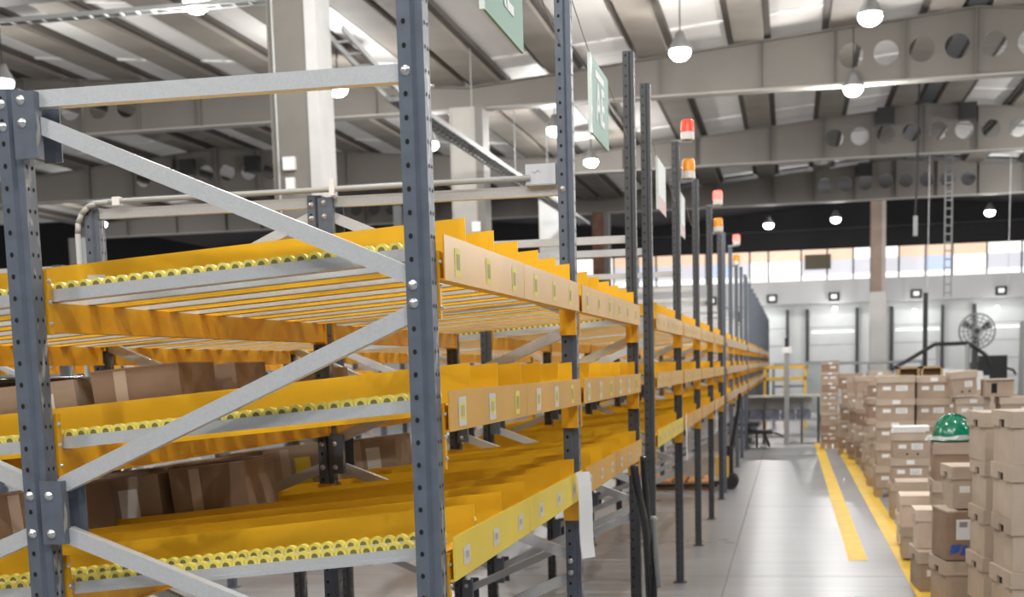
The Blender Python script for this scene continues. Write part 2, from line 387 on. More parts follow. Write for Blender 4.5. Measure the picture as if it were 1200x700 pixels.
# ------------------------------------------------------------------ high bay lamps
me_lens = MB().lathe([(0, -.13), (.09, -.115), (.16, -.06), (.185, 0), (.16, .07), (0, .10)], 16).mesh('lens', lens_m, True)
me_hous = MB().lathe([(.0, .34), (.07, .34), (.10, .24), (.17, .12), (.20, .07), (.20, .05), (0, .05)], 16).mesh('housing', lamp_h, True)
me_cab = MB().tube((0, 0, 0), (0, 0, 1), .012, 6).mesh('cable', black_m)
pl = bpy.data.lights.new('lamp_light', 'POINT'); pl.energy = LAMP_W; pl.shadow_soft_size = .09; pl.color = (1, .985, .962)
def lamp(x, y, z=6.8):
    e = empty('high_bay_lamp', (x, y, z)); tag(e, 'glowing round high bay lamp hung from the warehouse roof', 'lamp', 'high bay lamps under the roof')
    ob('lens', me_lens, e); ob('housing', me_hous, e); cb = ob('cable', me_cab, e, (0, 0, .33)); rx = min(RIDGES, key=lambda r: abs(r-x)); cb.scale.z = ztop(x-rx)+.20-z-.33
    l = bpy.data.objects.new('lamp_light', pl); C.objects.link(l); l.parent = e; l.location = (0, 0, -.32)
LX = (-12.72, -7.36, -4.2, -1.0, 2.03)
for x, y in ((-.99, 20.77), (2.03, 19.29), (2.03, 24.97), (-4.18, 32.35), (-4.28, 27.44), (-7.37, 21.74), (-7.36, 15.61), (-12.72, 19.37), (-7.36, 28.33), (.01, 51)):
    lamp(x, y)
for x in (-7.4, -1.0, 3.6):
    for y in (-7.5, -.5, 6.0): lamp(x, y)
lamp(-13, 5)
for x in (-4.2, .4, 3.0): lamp(x, -4.2)  # extra unseen row behind the camera, added to brighten the near rack faces
for x in (8.5, 13.5):
    for y in (8, 16, 24, 33, 42): lamp(x, y)
for x in (-22, -30):
    for y in (28, 40): lamp(x, y)
for x in (-12, 2.5, 8): lamp(x, 50)  # added before the end wall to brighten it
for x in (-4.2, -1.0, 2.03): lamp(x, 12.0)

# ================================================================== FLOW RACKS
D, B, G = .9587, 2.0476, .8084
X3 = -1.875
# levels: beam z0,z1 ; rail bottom z at X=0 ; slope ; guide top at X=.04
LV = [dict(b0=1.805, b1=1.906, r=1.853, s=.067, g=1.975), dict(b0=1.466, b1=1.560, r=1.513, s=.080, g=1.622), dict(b0=1.122, b1=1.225, r=1.172, s=.098, g=1.268)]
PROF = [(0, 0), (.030, 0), (.037, .011), (.055, .011), (.055, .059), (.037, .059), (.030, .07), (0, .07)]
def upright_me(h, m_): return MB().prism(PROF, 'z', 0, h).box((-.02, -.015, 0), (.075, .085, .006)).mesh('upright', m_)
def holes_me(h):
    b = MB(); z = .047
    while z < h-.02:
        for (cx, cy, ax) in ((.015, -.0006, 'y'), (.0556, .024, 'x'), (.0556, .046, 'x')):
            r = .0050 if ax == 'y' else .0042
            pts = [(r*math.cos(i*math.pi/4), 1.25*r*math.sin(i*math.pi/4)) for i in range(8)]
            if ax == 'y': b.add([(cx+p[0], cy, z+p[1]) for p in pts], [tuple(range(8))])
            else: b.add([(cx, cy+p[0], z+p[1]) for p in pts], [tuple(range(7, -1, -1))])
        z += .05
    return b.mesh('punched_holes', hole_m)
UP = {(h, m_.name): upright_me(h, m_) for h in (3.168, 2.27) for m_ in (slate, dark_slate)}
HO = {3.168: holes_me(3.168), 2.27: holes_me(2.27)}
def channel(p0, p1, h=.038, d=.03, t=.004):
    """open C channel brace in the XZ plane, web toward -Y"""
    p0, p1 = Vector(p0), Vector(p1); dr = (p1-p0).normalized(); n = Vector((0, 1, 0)).cross(dr).normalized()
    b = MB(); y = Vector((0, 1, 0))
    b.bar(p0, p1, t, h, n)
    for sg in (-1, 1): b.bar(p0+n*sg*(h-t)/2+y*d/2, p1+n*sg*(h-t)/2+y*d/2, d, t, n)
    return b
NL = (2.19, 1.36, 1.24, .43, .33); NR = (1.81, 1.735, .90, .82)
GX = -D+.105          # brace start beside the gusset
def zig(x_l, x_r):
    segs = [((x_l, NL[0]), (x_r, NR[0])), ((x_l, NL[1]), (x_r, NR[1])), ((x_l, NL[2]), (x_r, NR[2])), ((x_l, NL[3]), (x_r, NR[3]))]
    return segs
BR = []
for (xl, xr) in ((GX-.015, .012), (-D-.0, X3+.05)):
    ms = [channel((xl, 0, 2.2455), (xr+.0, 0, 2.2455)).mesh('top_brace', galv)]
    for (a, b) in zig(xl, xr): ms.append(channel((a[0], 0, a[1]), (b[0], 0, b[1])).mesh('diagonal_brace', galv))
    BR.append((xl, xr, ms))
bolt_me = MB().lathe([(0, .008), (.004, .008), (.0075, .005), (.0085, 0), (.011, 0), (.011, -.002)], 10).mesh('bolt', bolt_m, True)
gus = MB().box((0, 0, 0), (.056, .004, .15)).box((.052, .004, 0), (.056, .03, .15)).box((.03, .074, -.0), (.075, .079, .15)).mesh('gusset_plate', slate)
gus_d = gus.copy(); gus_d.materials.clear(); gus_d.materials.append(dark_slate)
def mk_conn(m_):
    return MB().box((-.002, 0, -.085), (.058, .016, .065)).mesh('beam_connector', m_)
conn_o = mk_conn(orange)
L0 = .072; LL = B-.004           # clear bay span in Y between uprights (local)
def track_me(lv, lo=X3):
    XE = -.008; s = lv['s']; z = lv['r']
    b = MB()
    for (y0, y1, a, c) in ((-.016, .016, .010, .029), (-.018, .030, 0, .010)):
        b.add([(lo, y0, z+s*lo+a), (XE, y0, z+s*XE+a), (XE, y1, z+s*XE+a), (lo, y1, z+s*lo+a), (lo, y0, z+s*lo+c), (XE, y0, z+s*XE+c), (XE, y1, z+s*XE+c), (lo, y1, z+s*lo+c)],
              [(3,2,1,0),(4,5,6,7),(0,1,5,4),(1,2,6,5),(2,3,7,6),(3,0,4,7)])
    return b.mesh('roller_track', galv)
def wheel_geo(b, c, n=12):
    x, y, z = c
    b.mat(0).tube((x, y-.011, z), (x, y+.011, z), .0152, n)
    b.mat(1).tube((x, y-.0118, z), (x, y+.0118, z), .0085, 8)
wheel_me = MB(); wheel_geo(wheel_me, (0, 0, 0), 16); wheel_me = wheel_me.mesh('wheel', [wheel_m, hub_m], False)
WP = .0322
def wheels_me(lv, x_hi, x_lo=X3+.03, n=8):
    b = MB(); x = x_hi
    while x > x_lo:
        wheel_geo(b, (x, 0, lv['r']+lv['s']*x+.031), n); x -= WP
    return b.mesh('wheels', [wheel_m, hub_m])
def guide_me(lv, x_hi=.042, x_lo=X3):
    s = lv['s']; b = MB()
    zt = lambda x: lv['g']+s*(x-.04)
    h = .115
    b.prism([(x_lo, zt(x_lo)-h), (x_hi, zt(x_hi)-h), (x_hi, zt(x_hi)), (x_lo, zt(x_lo))], 'y', -.0015, .0015)
    b.prism([(x_lo, zt(x_lo)-h-.006), (x_hi, zt(x_hi)-h-.006), (x_hi, zt(x_hi)-h), (x_lo, zt(x_lo)-h)], 'y', -.001, .016)
    return b.mesh('lane_guide', yellow)
def fascia_me(lv, y0, y1, m_):
    b = MB()
    b.prism([(.050, lv['b0']), (.070, lv['b0']), (.070, lv['b1']), (.0665, lv['b1']), (.0665, lv['b0']+.004), (.050, lv['b0']+.004)], 'y', y0, y1)
    return b.mesh('fascia_panel', m_)
def fbeam_me(lv): return MB().box((.018, L0+.016, lv['b0']+.004), (.05, LL-.016, lv['b1']-.035)).mesh('front_beam', orange)
def sbeam_me(zt): return MB().box((.012, L0+.014, zt-.064), (.050, LL-.014, zt)).box((.012, L0+.014, zt-.07), (.056, LL-.014, zt-.064)).mesh('support_beam', orange)
TR = [track_me(l) for l in LV]; GU = [guide_me(l) for l in LV]
WH = [wheels_me(l, -.02) for l in LV]; WHR = [wheels_me(l, -.02-WP*33) for l in LV]
FB = [fbeam_me(l) for l in LV]
MID = (L0+LL)/2-.06
FA = {}
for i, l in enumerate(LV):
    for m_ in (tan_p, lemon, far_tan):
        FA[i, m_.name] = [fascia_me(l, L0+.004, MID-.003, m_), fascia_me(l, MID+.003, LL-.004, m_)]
SBZ = [[l['r']+l['s']*xx for l in LV] for xx in (-D+.03, X3+.03)]
SB = [[sbeam_me(z) for z in row] for row in SBZ]
NLANE = 6; PIT = (LL-L0)/NLANE
lab = []
lab_w = mat('label_white', (.62, .60, .54), .5); lab_o = mat('label_olive', (.42, .36, .12), .5)
def quad(b, i, y0, y1, z0, z1, d):
    b.mat(i).add([(.0703+d, y0, z0), (.0703+d, y1, z0), (.0703+d, y1, z1), (.0703+d, y0, z1)], [(0, 1, 2, 3)])
for (hw, hh, mm) in ((.037, .034, (lab_w, lab_y, lab_o)), (.033, .022, (lab_w, lab_w, ink2)), (.029, .032, (lab_y, lab_o, lab_o))):
    b = MB(); quad(b, 0, -hw, hw, -hh, hh, .0004); quad(b, 1, -hw*.5, hw*.7, -hh*.55, hh*.6, .0007)
    for q in range(4): quad(b, 2, -hw*.4+q*hw*.25, -hw*.26+q*hw*.25, -hh*.35, hh*.4, .0009)
    lab.append(b.mesh('shelf_label', list(mm)))
def rack(yb, nb, det, label, X0=0., tall=True, wheels=True, group=None, lemon_bays=(), near=False, dark=()):
    R_ = empty('flow_rack', (X0, yb, 0)); tag(R_, label, 'rack', group)
    ht = 3.168 if tall else 2.27
    for i in range(nb+1):
        y = i*B
        for xi, x in enumerate((0, -D, X3)):
            h = ht if xi == 0 else 2.27
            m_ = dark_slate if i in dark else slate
            u = ob('upright', UP[h, m_.name], R_, (x, y, 0))
            if det: ob('punched_holes', HO[h], u)['kind'] = 'stuff'
            if xi == 1 and det:
                for z in (2.11, 1.22, .33):
                    gp = ob('gusset_plate', gus, u, (.045, -.005, z))
                    if near or (det == 2):
                        for bx, bz in (((.022, .08), (.022, .13)) if z > 2 else ((.022, .025), (.022, .115))): ob('bolt', bolt_me, gp, (bx, -.001, bz), rot=(math.pi/2, 0, 0))
        for (xl, xr, ms) in BR:
            for k, m_ in enumerate(ms):
                br = ob('top_brace' if k == 0 else 'diagonal_brace', m_, R_, (0, y+.02, 0))
                if near and i < 2 and xl > -D:
                    z = 2.2455 if k == 0 else (NR[k-1]-.018*(1 if k % 2 else -1))
                    ob('bolt', bolt_me, br, (.016, -.021, z), rot=(math.pi/2, 0, 0))
        if near and i < 2:      # bolts of the middle upright
            for z in (2.235, 2.185, 1.335, 1.245, .47, .36): ob('bolt', bolt_me, R_, (-D+.015, y-.001, z), rot=(math.pi/2, 0, 0))
    for i in range(nb):
        y = i*B
        for li, l in enumerate(LV):
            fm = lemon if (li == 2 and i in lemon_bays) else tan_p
            ob('front_beam', FB[li], R_, (0, y, 0))
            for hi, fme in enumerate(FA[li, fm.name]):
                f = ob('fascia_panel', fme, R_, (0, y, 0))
                if det:
                    for k in range(3):
                        kk = hi*3+k
                        ob('shelf_label', lab[1 if li == 2 else (0 if (li == 1 and kk % 3 != 2) else 2)], f, (0, L0+PIT*(kk+.38), (l['b0']+l['b1'])/2-.004))
            for ri, xr in enumerate((-D, X3)): ob('support_beam', SB[ri][li], R_, (xr, y, 0))
            for ri, xr in enumerate((0, -D, X3)):
                if not det and ri: continue
                zc = l['b0'] if ri == 0 else 1.80+(l['b0']-1.805)
                for e in (0, 1):
                    cn = ob('beam_connector', conn_o, R_, (xr, y+(L0 if e == 0 else LL-.016), zc))
                    if near and e == 0 and i == 0 and ri < 2:
                        for bz in (-.06, -.01, .04): ob('bolt', bolt_me, cn, (.058, .006, bz), rot=(0, math.pi/2, 0)).scale = (.6, .6, .6)
            for k in range(1, NLANE): ob('lane_guide', GU[li], R_, (0, y+L0+PIT*k, 0))
            if det == 2:
                ob('lane_guide', GU[li], R_, (0, y+LL-.03, 0))
            for k in range(NLANE):
                for t_ in (.13, .66):
                    tr = ob('roller_track', TR[li], R_, (0, y+L0+PIT*(k+t_), 0))
                    if near and i == 0 and k == 0:
                        for q in range(33):
                            xx = -.02-WP*q
                            ob('wheel', wheel_me, tr, (xx, 0, l['r']+l['s']*xx+.031))
                        wk = ob('wheels', WHR[li], tr); wk['kind'] = 'stuff'
                    elif wheels:
                        wk = ob('wheels', WH[li], tr); wk['kind'] = 'stuff'
    return R_
# one joined deck (tracks and guides) for far racks
def rack_far(yb, nb, label, X0=0., tall=True, group=None):
    R_ = empty('flow_rack', (X0, yb, 0)); tag(R_, label, 'rack', group)
    ht = 3.168 if tall else 2.27
    for i in range(nb+1):
        for xi, x in enumerate((0, -D, X3)):
            h = ht if xi == 0 else 2.27
            ob('upright', UP[h, slate.name], R_, (x, i*B, 0))
        for (xl, xr, ms) in BR:
            for k, m_ in enumerate(ms): ob('top_brace' if k == 0 else 'diagonal_brace', m_, R_, (0, i*B+.02, 0))
    for i in range(nb):
        for li, l in enumerate(LV):
            ob('front_beam', FB[li], R_, (0, i*B, 0))
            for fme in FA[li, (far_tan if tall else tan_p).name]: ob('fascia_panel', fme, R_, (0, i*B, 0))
            for ri, xr in enumerate((-D, X3)): ob('support_beam', SB[ri][li], R_, (xr, i*B, 0))
            for e in (0, 1): ob('beam_connector', conn_o, R_, (0, i*B+(L0 if e == 0 else LL-.016), l['b0']))
            for k in range(1, NLANE): ob('lane_guide', GU[li], R_, (0, i*B+L0+PIT*k, 0))
            for k in range(NLANE): ob('roller_track', TR[li], R_, (0, i*B+L0+PIT*(k+.4), 0))
    return R_
YB = 2*B+G
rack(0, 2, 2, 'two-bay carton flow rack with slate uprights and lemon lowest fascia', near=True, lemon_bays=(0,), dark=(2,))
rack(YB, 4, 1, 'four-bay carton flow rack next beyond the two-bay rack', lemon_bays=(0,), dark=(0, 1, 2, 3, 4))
yy = YB+4*B+G
rack_far(yy, 4, 'four-bay carton flow rack with a pallet truck parked beneath')
for n in range(3):
    yy += 4*B+G
    rack_far(yy, 4, 'distant carton flow rack along the aisle towards the far doors', group='distant racks along the aisle')
X2 = -3.38
rack_far(-2*B+.3, 4, 'short carton flow rack standing behind the two-bay rack', X2, False)
rack_far(6.6, 4, 'short carton flow rack further along the back row', X2, False)

# conduit, device box
cn = MB(); y = B-.012
pts = [(-1.90, y, .3), (-1.90, y, 2.17), (-1.895, y, 2.21), (-1.878, y, 2.245), (-1.85, y, 2.27), (-1.815, y, 2.282), (-1.76, y, 2.286), (-.10, y, 2.288)]
cn.path(pts, .0105, 10)
cdo = ob('conduit', cn.mesh('conduit', pvc, True)); tag(cdo, 'pale conduit bending over the rack frame to the device box', 'conduit')
ob('conduit_clamp', MB().box((-.86, y-.016, 2.262), (-.84, y+.016, 2.325)).mesh('conduit_clamp', paper), cdo)
ob('conduit_clamp', MB().box((-1.74, y-.014, 2.27), (-1.71, y+.014, 2.302)).mesh('conduit_clamp', paper), cdo)
db = empty('device_box', (-.062, B+.02, 2.262)); tag(db, 'light grey device box on the rack upright with a faint logo', 'device box')
ob('enclosure', MB().box((-.055, -.03, 0), (.055, .03, .075)).mesh('enclosure', greybox), db)
ob('emblem', MB().path([(-.03, -.0305, .05), (-.02, -.0305, .042), (-.01, -.0305, .052), (.0, -.0305, .045)], .0012, 5).mesh('emblem', ink2), db)
ob('rim', MB().box((-.057, -.034, -.002), (.057, -.028, .003)).mesh('rim', ink2), db)

tag(ob('black_pipe', MB().tube((X3-.03, -.6, 1.60), (X3-.03, 4.4, 1.60), .022, 10).mesh('black_pipe', blackg, True)), 'black pipe fixed along the rear uprights of the two-bay rack', 'pipe')
# cartons lying in the rack lanes
def carton(x, y, z, sx, sy_, sz, ry, label, m_=None, rz=0, group=None, tapes=True, lab_=None):
    e = empty('carton', (x, y, z)); e.rotation_euler = (0, ry, rz); tag(e, label, 'carton', group)
    ob('carton_body', MB().box((-sx/2, -sy_/2, 0), (sx/2, sy_/2, sz)).mesh('carton_body', m_ or card3), e)
    fl_ = MB().box((-sx/2, -sy_/2, sz), (sx/2, -.003, sz+.004)).box((-sx/2, .003, sz), (sx/2, sy_/2, sz+.004)).mesh('flap', card)
    ob('flap', fl_, e)
    if tapes: ob('tape', MB().box((-sx*.24, -sy_/2-.001, sz*.02), (-sx*.1, -sy_/2, sz*.98)).mesh('tape', tape), e)
    if lab_: ob('shipping_label', MB().box((-sx*.02, -sy_/2-.0015, sz*.2), (sx*.22, -sy_/2-.0002, sz*.78)).mesh('shipping_label', lab_), e)
    return e
def lane_z(li, x): return LV[li]['r']+LV[li]['s']*x+.05
for li, xs in ((2, ((-1.12, 4.5), (-1.45, 4.5), (-1.28, 5.5), (-1.65, 5.5), (-1.6, 3.5), (-1.2, 7.6), (-1.55, 8.6), (-1.1, 9.6), (-1.7, 7.6))),
               (1, ((-1.20, 3.5), (-1.55, 3.5), (-1.15, 4.5), (-1.5, 4.5), (-1.3, 5.5), (-1.7, 5.5), (-1.3, 8.6), (-1.6, 10.6)))):
    for n, (x, ln) in enumerate(xs):
        bay = 1 if ln > 6 else 0; k = ln-6.1*bay if bay else ln
        yc = bay*B+L0+PIT*(k)
        carton(x, yc, lane_z(li, x)-.004, random.uniform(.27, .31), .27, (.19 if li == 2 else .16)+random.uniform(-.01, .02), -math.atan(LV[li]['s']),
               'brown taped carton %s in the %s lanes of the two-bay rack' % (('with no label', 'with a white label', 'with a yellow label')[n % 3], 'lowest' if li == 2 else 'middle'),
               (card3, card)[n % 2], 0, 'cartons in the lowest lanes' if li == 2 else 'cartons in the middle lanes', True, (None, paper, lab_y)[n % 3])
for n in range(26):
    li = n % 3; x = X2-random.choice((.25, .6, .95, 1.3, 1.6)); yc = -2*B+.3+B*(n % 4)+L0+PIT*(random.randrange(6)+.5)
    carton(x, yc, LV[li]['r']+LV[li]['s']*(x-X2)+.046, .28, .27, random.uniform(.16, .21), -math.atan(LV[li]['s']), 'brown carton lying in the short back rack',
           random.choice((card3, card)), 0, 'cartons in the back rack', True, random.choice((None, paper)))

# ------------------------------------------------------------------ things hung on the rack
st = MB()
for k in range(6):
    z0, z1 = -.052*k, -.052*(k+1); o0, o1 = .004*math.sin(k), .004*math.sin(k+1)
    st.add([(o0, .01*k*.5, z0), (o0, .085+.01*k*.5, z0-.004), (o1, .085+.01*(k+1)*.5, z1-.004), (o1, .01*(k+1)*.5, z1), (o0+.004, .01*k*.5, z0), (o0+.004, .085+.01*k*.5, z0-.004), (o1+.004, .085+.01*(k+1)*.5, z1-.004), (o1+.004, .01*(k+1)*.5, z1)],
           [(0, 1, 2, 3), (7, 6, 5, 4), (0, 4, 5, 1), (2, 6, 7, 3), (1, 5, 6, 2), (3, 7, 4, 0)])
tag(ob('paper_strip', st.mesh('paper_strip', paper), None, (.082, 1.80, 1.235), -.42), 'long white paper strip hanging from the lemon fascia end', 'paper strip')
st2 = MB().box((0, 0, -.34), (.004, .06, 0)).mesh('paper_strip', paper)
for i, y in enumerate((YB+B-.05, YB+3*B-.05, YB+5.4*B)):
    tag(ob('paper_strip', st2, None, (.085, y, 1.24), rot=(.12, 0, 0)), 'narrow white paper strip hanging from the four-bay rack fascia' if i < 2 else 'narrow white paper strip hanging from a far fascia', 'paper strip', 'paper strips on the four-bay rack' if i < 2 else None)
bs = empty('black_strap', (.09, 2*B-.2, 1.14)); tag(bs, 'bundle of black strapping hanging from the rack upright to the floor', 'strap')
ob('strap', MB().sweep([(.02, -.53, .0), (.03, -.48, -.12), (.04, -.26, -.33), (.03, -.06, -.53), (.02, .10, -.75), (.02, .26, -1.12)], .020).mesh('strap', blackg, True), bs)
ob('strap', MB().sweep([(.05, -.40, .03), (.05, -.33, -.12), (.05, -.22, -.33), (.05, -.02, -.52), (.04, .16, -.92), (.04, .25, -1.11)], .016).mesh('strap', blackg, True), bs)
ob('strap_tail', MB().sweep([(.075, -.20, -.28), (.075, -.12, -.45), (.075, .03, -.66)], .015).mesh('strap_tail', grey_cab, True), bs)
def sticker(x, y, z, h):
    return MB().box((x, y, z), (x+.003, y+.03, z+h)).mesh('torn_sticker', paper)
tag(ob('torn_sticker', MB().prism([(0, 0), (.012, .03), (.004, .06), (.014, .10), (0, .13), (.016, .16), (.02, .1), (.018, .02)], 'x', 0, .002).mesh('torn_sticker', paper), None, (.0565, B+.03, .88)), 'torn white sticker on the second aisle-side upright', 'sticker')

tag(ob('guide_sticker', MB().box((-.975, -.0015, 1.848), (-.925, -.0003, 1.876)).mesh('guide_sticker', paper), None, (0, L0+PIT-.0018, 0)), 'small white sticker on the top lane guide of the two-bay rack', 'sticker')
# beacons
for i, (y, m_, on) in enumerate(((7.0, red_m, 0), (11.1, red_on, 1), (15.95, red_on, 1))):
    for nm, z, mm in (('red', 3.19, m_), ('amber', 2.93, amber_m)):
        e = empty('beacon', (.112, y+(.07 if nm == 'amber' else 0), z)); tag(e, '%s warning beacon on the %s beacon post from the near rack' % (nm, ('first', 'second', 'third')[i]), 'beacon')
        ob('lens', MB().lathe([(.047, .04), (.047, .11), (.04, .125), (0, .128)], 16).mesh('lens', mm, True), e)
        ob('beacon_base', MB().lathe([(0, -.01), (.048, -.01), (.048, .04), (0, .04)], 16).mesh('beacon_base', clear_m), e)
        ob('bracket', MB().box((-.112, -.012, -.03), (.03, .012, -.01)).mesh('bracket', grey_cab), e)

# hanging signs
def text_me(txt, size, m_):
    cu = bpy.data.curves.new('t', 'FONT'); cu.body = txt; cu.size = size; cu.extrude = .0008; cu.align_x = 'CENTER'; cu.offset = .004
    t = bpy.data.objects.new('t', cu); C.objects.link(t); bpy.context.view_layer.update()
    me = bpy.data.meshes.new_from_object(t.evaluated_get(bpy.context.evaluated_depsgraph_get())); bpy.data.objects.remove(t)
    me.materials.clear(); me.materials.append(m_)
    me.transform(Matrix(((0, 0, 1, 0), (1, 0, 0, 0), (0, 1, 0, 0), (0, 0, 0, 1))))
    return me
txt_me = text_me('AE', .22, sign_white)
for i, (y, m_) in enumerate(((1.0, green_sign), (2.98, green_sign), (5.82, sign_white), (7.55, sign_white))):
    e = empty('hanging_sign', (.03, y, 2.55))
    tag(e, ('green aisle sign with white letters over the first bay', 'green aisle sign with white letters over the second bay', 'white and pink sign hanging over the four-bay rack start', 'narrow white sign hanging beyond the first red beacon')[i], 'sign')
    hw = .27 if i < 3 else .17
    ob('sign_panel', MB().box((-.004, -hw, 0), (.004, hw, .31)).mesh('sign_panel', m_), e)
    ob('sign_edge', MB().box((-.007, -hw-.012, -.004), (.007, -hw, .314)).mesh('sign_edge', glass_edge), e)
    if i < 2:
        ob('sign_lettering', txt_me, e, (.005, .0, .075))
        ob('sign_line', MB().box((.0042, -.14, .245), (.0055, .12, .275)).mesh('sign_line', sign_white), e)
    else:
        ob('sign_band', MB().box((-.0045, -hw, 0), (.0048, hw, .09)).mesh('sign_band', sign_pink), e)
    ob('hanging_wire', MB().path([(0, -hw, .31), (0, -hw-.5, .42)], .0025, 5).path([(0, hw, .31), (0, hw+.75, .18)], .0025, 5).mesh('hanging_wire', grey_cab), e)

# ================================================================== ARCHIVE BOX STACKS
box_cache = {}
def box_parts(wd, ln, h, tone):
    k = (round(wd, 2), round(ln, 2), round(h, 3), tone)
    if k in box_cache: return box_cache[k]
    bm_, lm_ = ((card, card2), (card2, card2), (card3, card), (cardw, cardw))[tone]
    body = MB().box((0, 0, 0), (wd, ln, h-.004)).mesh('box_body', bm_)
    o = .013; lh = h*.30; b = MB()
    b.box((-o, -o, h-.006), (wd+o, ln+o, h))                         # lid top
    b.box((-o, -o, h-lh), (wd+o, -.001, h-.006)); b.box((-o, ln+.001, h-lh), (wd+o, ln+o, h-.006))
    # long sides with the hand notch
    for x0, x1 in ((-o, -.001), (wd+.001, wd+o)):
        b.box((x0, -.001, h-lh), (x1, ln*.36, h-.006)); b.box((x0, ln*.64, h-lh), (x1, ln+.001, h-.006)); b.box((x0, ln*.36, h-lh*.55), (x1, ln*.64, h-.006))
    lid = b.mesh('lid', lm_)
    hand = MB().box((-.0012, ln*.40, h-lh*1.05), (-.0003, ln*.60, h-lh*.58)).mesh('hand_hole', hole_m)
    fh = MB()
    for sx in (.38, .68): fh.tube((wd*sx, -.0012, h*.16), (wd*sx, .001, h*.16), h*.045, 10)
    fholes = fh.mesh('finger_hole', hole_m)
    l1 = MB().mat(0).box((wd*.50, -.0015, h*.34), (wd*.82, -.0003, h*.58)).mat(1)
    for q in range(4): l1.box((wd*.53, -.0019, h*(.38+.045*q)), (wd*.78, -.0015, h*(.395+.045*q)))
    l1 = l1.mesh('paper_label', [paper, ink2])
    l2 = MB().box((wd*.14, -.0015, h*.38), (wd*.36, -.0003, h*.54)).mesh('paper_label', paper)
    l3 = MB().box((wd*.4, -o-.0015, h*.76), (wd*.62, -o-.0002, h*.93)).mesh('paper_label', paper)
    box_cache[k] = (body, lid, hand, fholes, l1, l2, l3); return box_cache[k]
def abox(x, y, z, wd, ln, h, label, group=None, rz=0, tone=0, labels=True, fing=True, tilt=0):
    e = empty('archive_box', (x, y, z), rz); tag(e, label, 'box', group)
    if tilt: e.rotation_euler = (0, tilt, rz)
    p = box_parts(wd, ln, h, tone)
    ob('box_body', p[0], e); ob('lid', p[1], e); ob('hand_hole', p[2], e)
    if fing: ob('finger_hole', p[3], e)
    if labels:
        ob('paper_label', p[4], e)
        if random.random() < .7: ob('paper_label', p[5], e)
        if random.random() < .55: ob('paper_label', p[6], e)
    return e
def pallet(x, y, wd, ln, label, group=None):
    e = empty('pallet', (x, y, 0)); tag(e, label, 'pallet', group)
    for q in range(3): ob('runner', MB().box((q*(wd-.08)/2, 0, 0), (q*(wd-.08)/2+.08, ln, .09)).mesh('runner', wood), e)
    for q in range(4): ob('deck_board', MB().box((0, q*(ln-.1)/3, .09), (wd, q*(ln-.1)/3+.1, .11)).mesh('deck_board', wood), e)
ORD = ['topmost', 'second from top', 'third from top', 'fourth from top', 'fifth from top', 'sixth from top', 'seventh from top', 'eighth from top']
def stack(name, x, y, wd, ln, h, n, z0=.11, rz=0, jit=.012, tones=(0,), labels=True, fing=True, pal=True, uniq=True, group=None):
    if pal: pallet(x-.01, y+.01, wd+.02, ln-.02, 'wooden pallet under the '+name, 'pallets under far box stacks' if not uniq else None)
    for i in range(n):
        lb = ('brown archive box, %s in the %s' % (ORD[n-1-i], name)) if uniq else 'brown archive box in the '+name
        abox(x+random.uniform(-jit, jit), y+random.uniform(-jit, jit), z0+i*(h+.001), wd, ln, h, lb, group if not uniq else None, rz+random.uniform(-jit, jit)*2, random.choice(tones), labels, fing)
random.seed(11)
# right-most pair of columns
stack('notched stack beside the helmet stack', 1.955, 5.4, .33, .40, .285, 4, .13, .09, .010, (1,), False, False)
stack('notched stack at the row end', 2.005, 4.72, .34, .40, .29, 4, .14, .13, .012, (1,), False, False)
stack('stack under the green hard hat', 1.885, 7.6, .36, .36, .285, 3, .11, 0, .01, (0, 2), False, False)
# mixed boxes before the helmet stack
abox(1.80, 6.0, .005, .36, .38, .30, 'brown taped box at the foot of the mixed pile before the helmet stack', None, .14, 0, False, False)
e = empty('open_carton', (1.80, 5.98, .315), .15); tag(e, 'brown carton with white and blue labels before the helmet stack', 'carton')
ob('carton_body', MB().box((0, 0, 0), (.36, .36, .31)).mesh('carton_body', card3), e)
ob('flap', MB().box((-.004, -.004, .305), (.07, .36, .318)).mesh('flap', card2), e)
ob('paper_label', MB().mat(0).box((.06, -.0015, .13), (.155, -.0003, .26)).mat(1).box((.08, -.002, .21), (.13, -.0015, .245)).mesh('paper_label', [paper, ink2]), e)
ob('blue_label', MB().prism([(.02, .035), (.08, .05), (.10, .10), (.03, .10)], 'y', -.0016, -.0003).prism([(.085, .03), (.135, .03), (.135, .095), (.105, .095)], 'y', -.0016, -.0003).mesh('blue_label', blue_m), e)
abox(1.845, 6.08, .635, .30, .34, .27, 'brown lidded box balanced on the labelled carton', None, .08, 1, True, False)
abox(1.70, 6.62, .005, .32, .45, .275, 'low brown box with a pale top by the yellow line', None, .06, 0, True, False)
abox(1.69, 6.76, .285, .30, .30, .27, 'pale lidded box on top of the low box by the yellow line', None, 0, 3, False, False)
stack('short pale pile behind the low box', 1.74, 9.0, .34, .36, .265, 2, .02, 0, .02, (3, 1), False, False, False)
stack('low pile by the yellow line', 1.68, 8.12, .3, .35, .25, 2, .02, 0, .02, (1, 3), False, False, False)
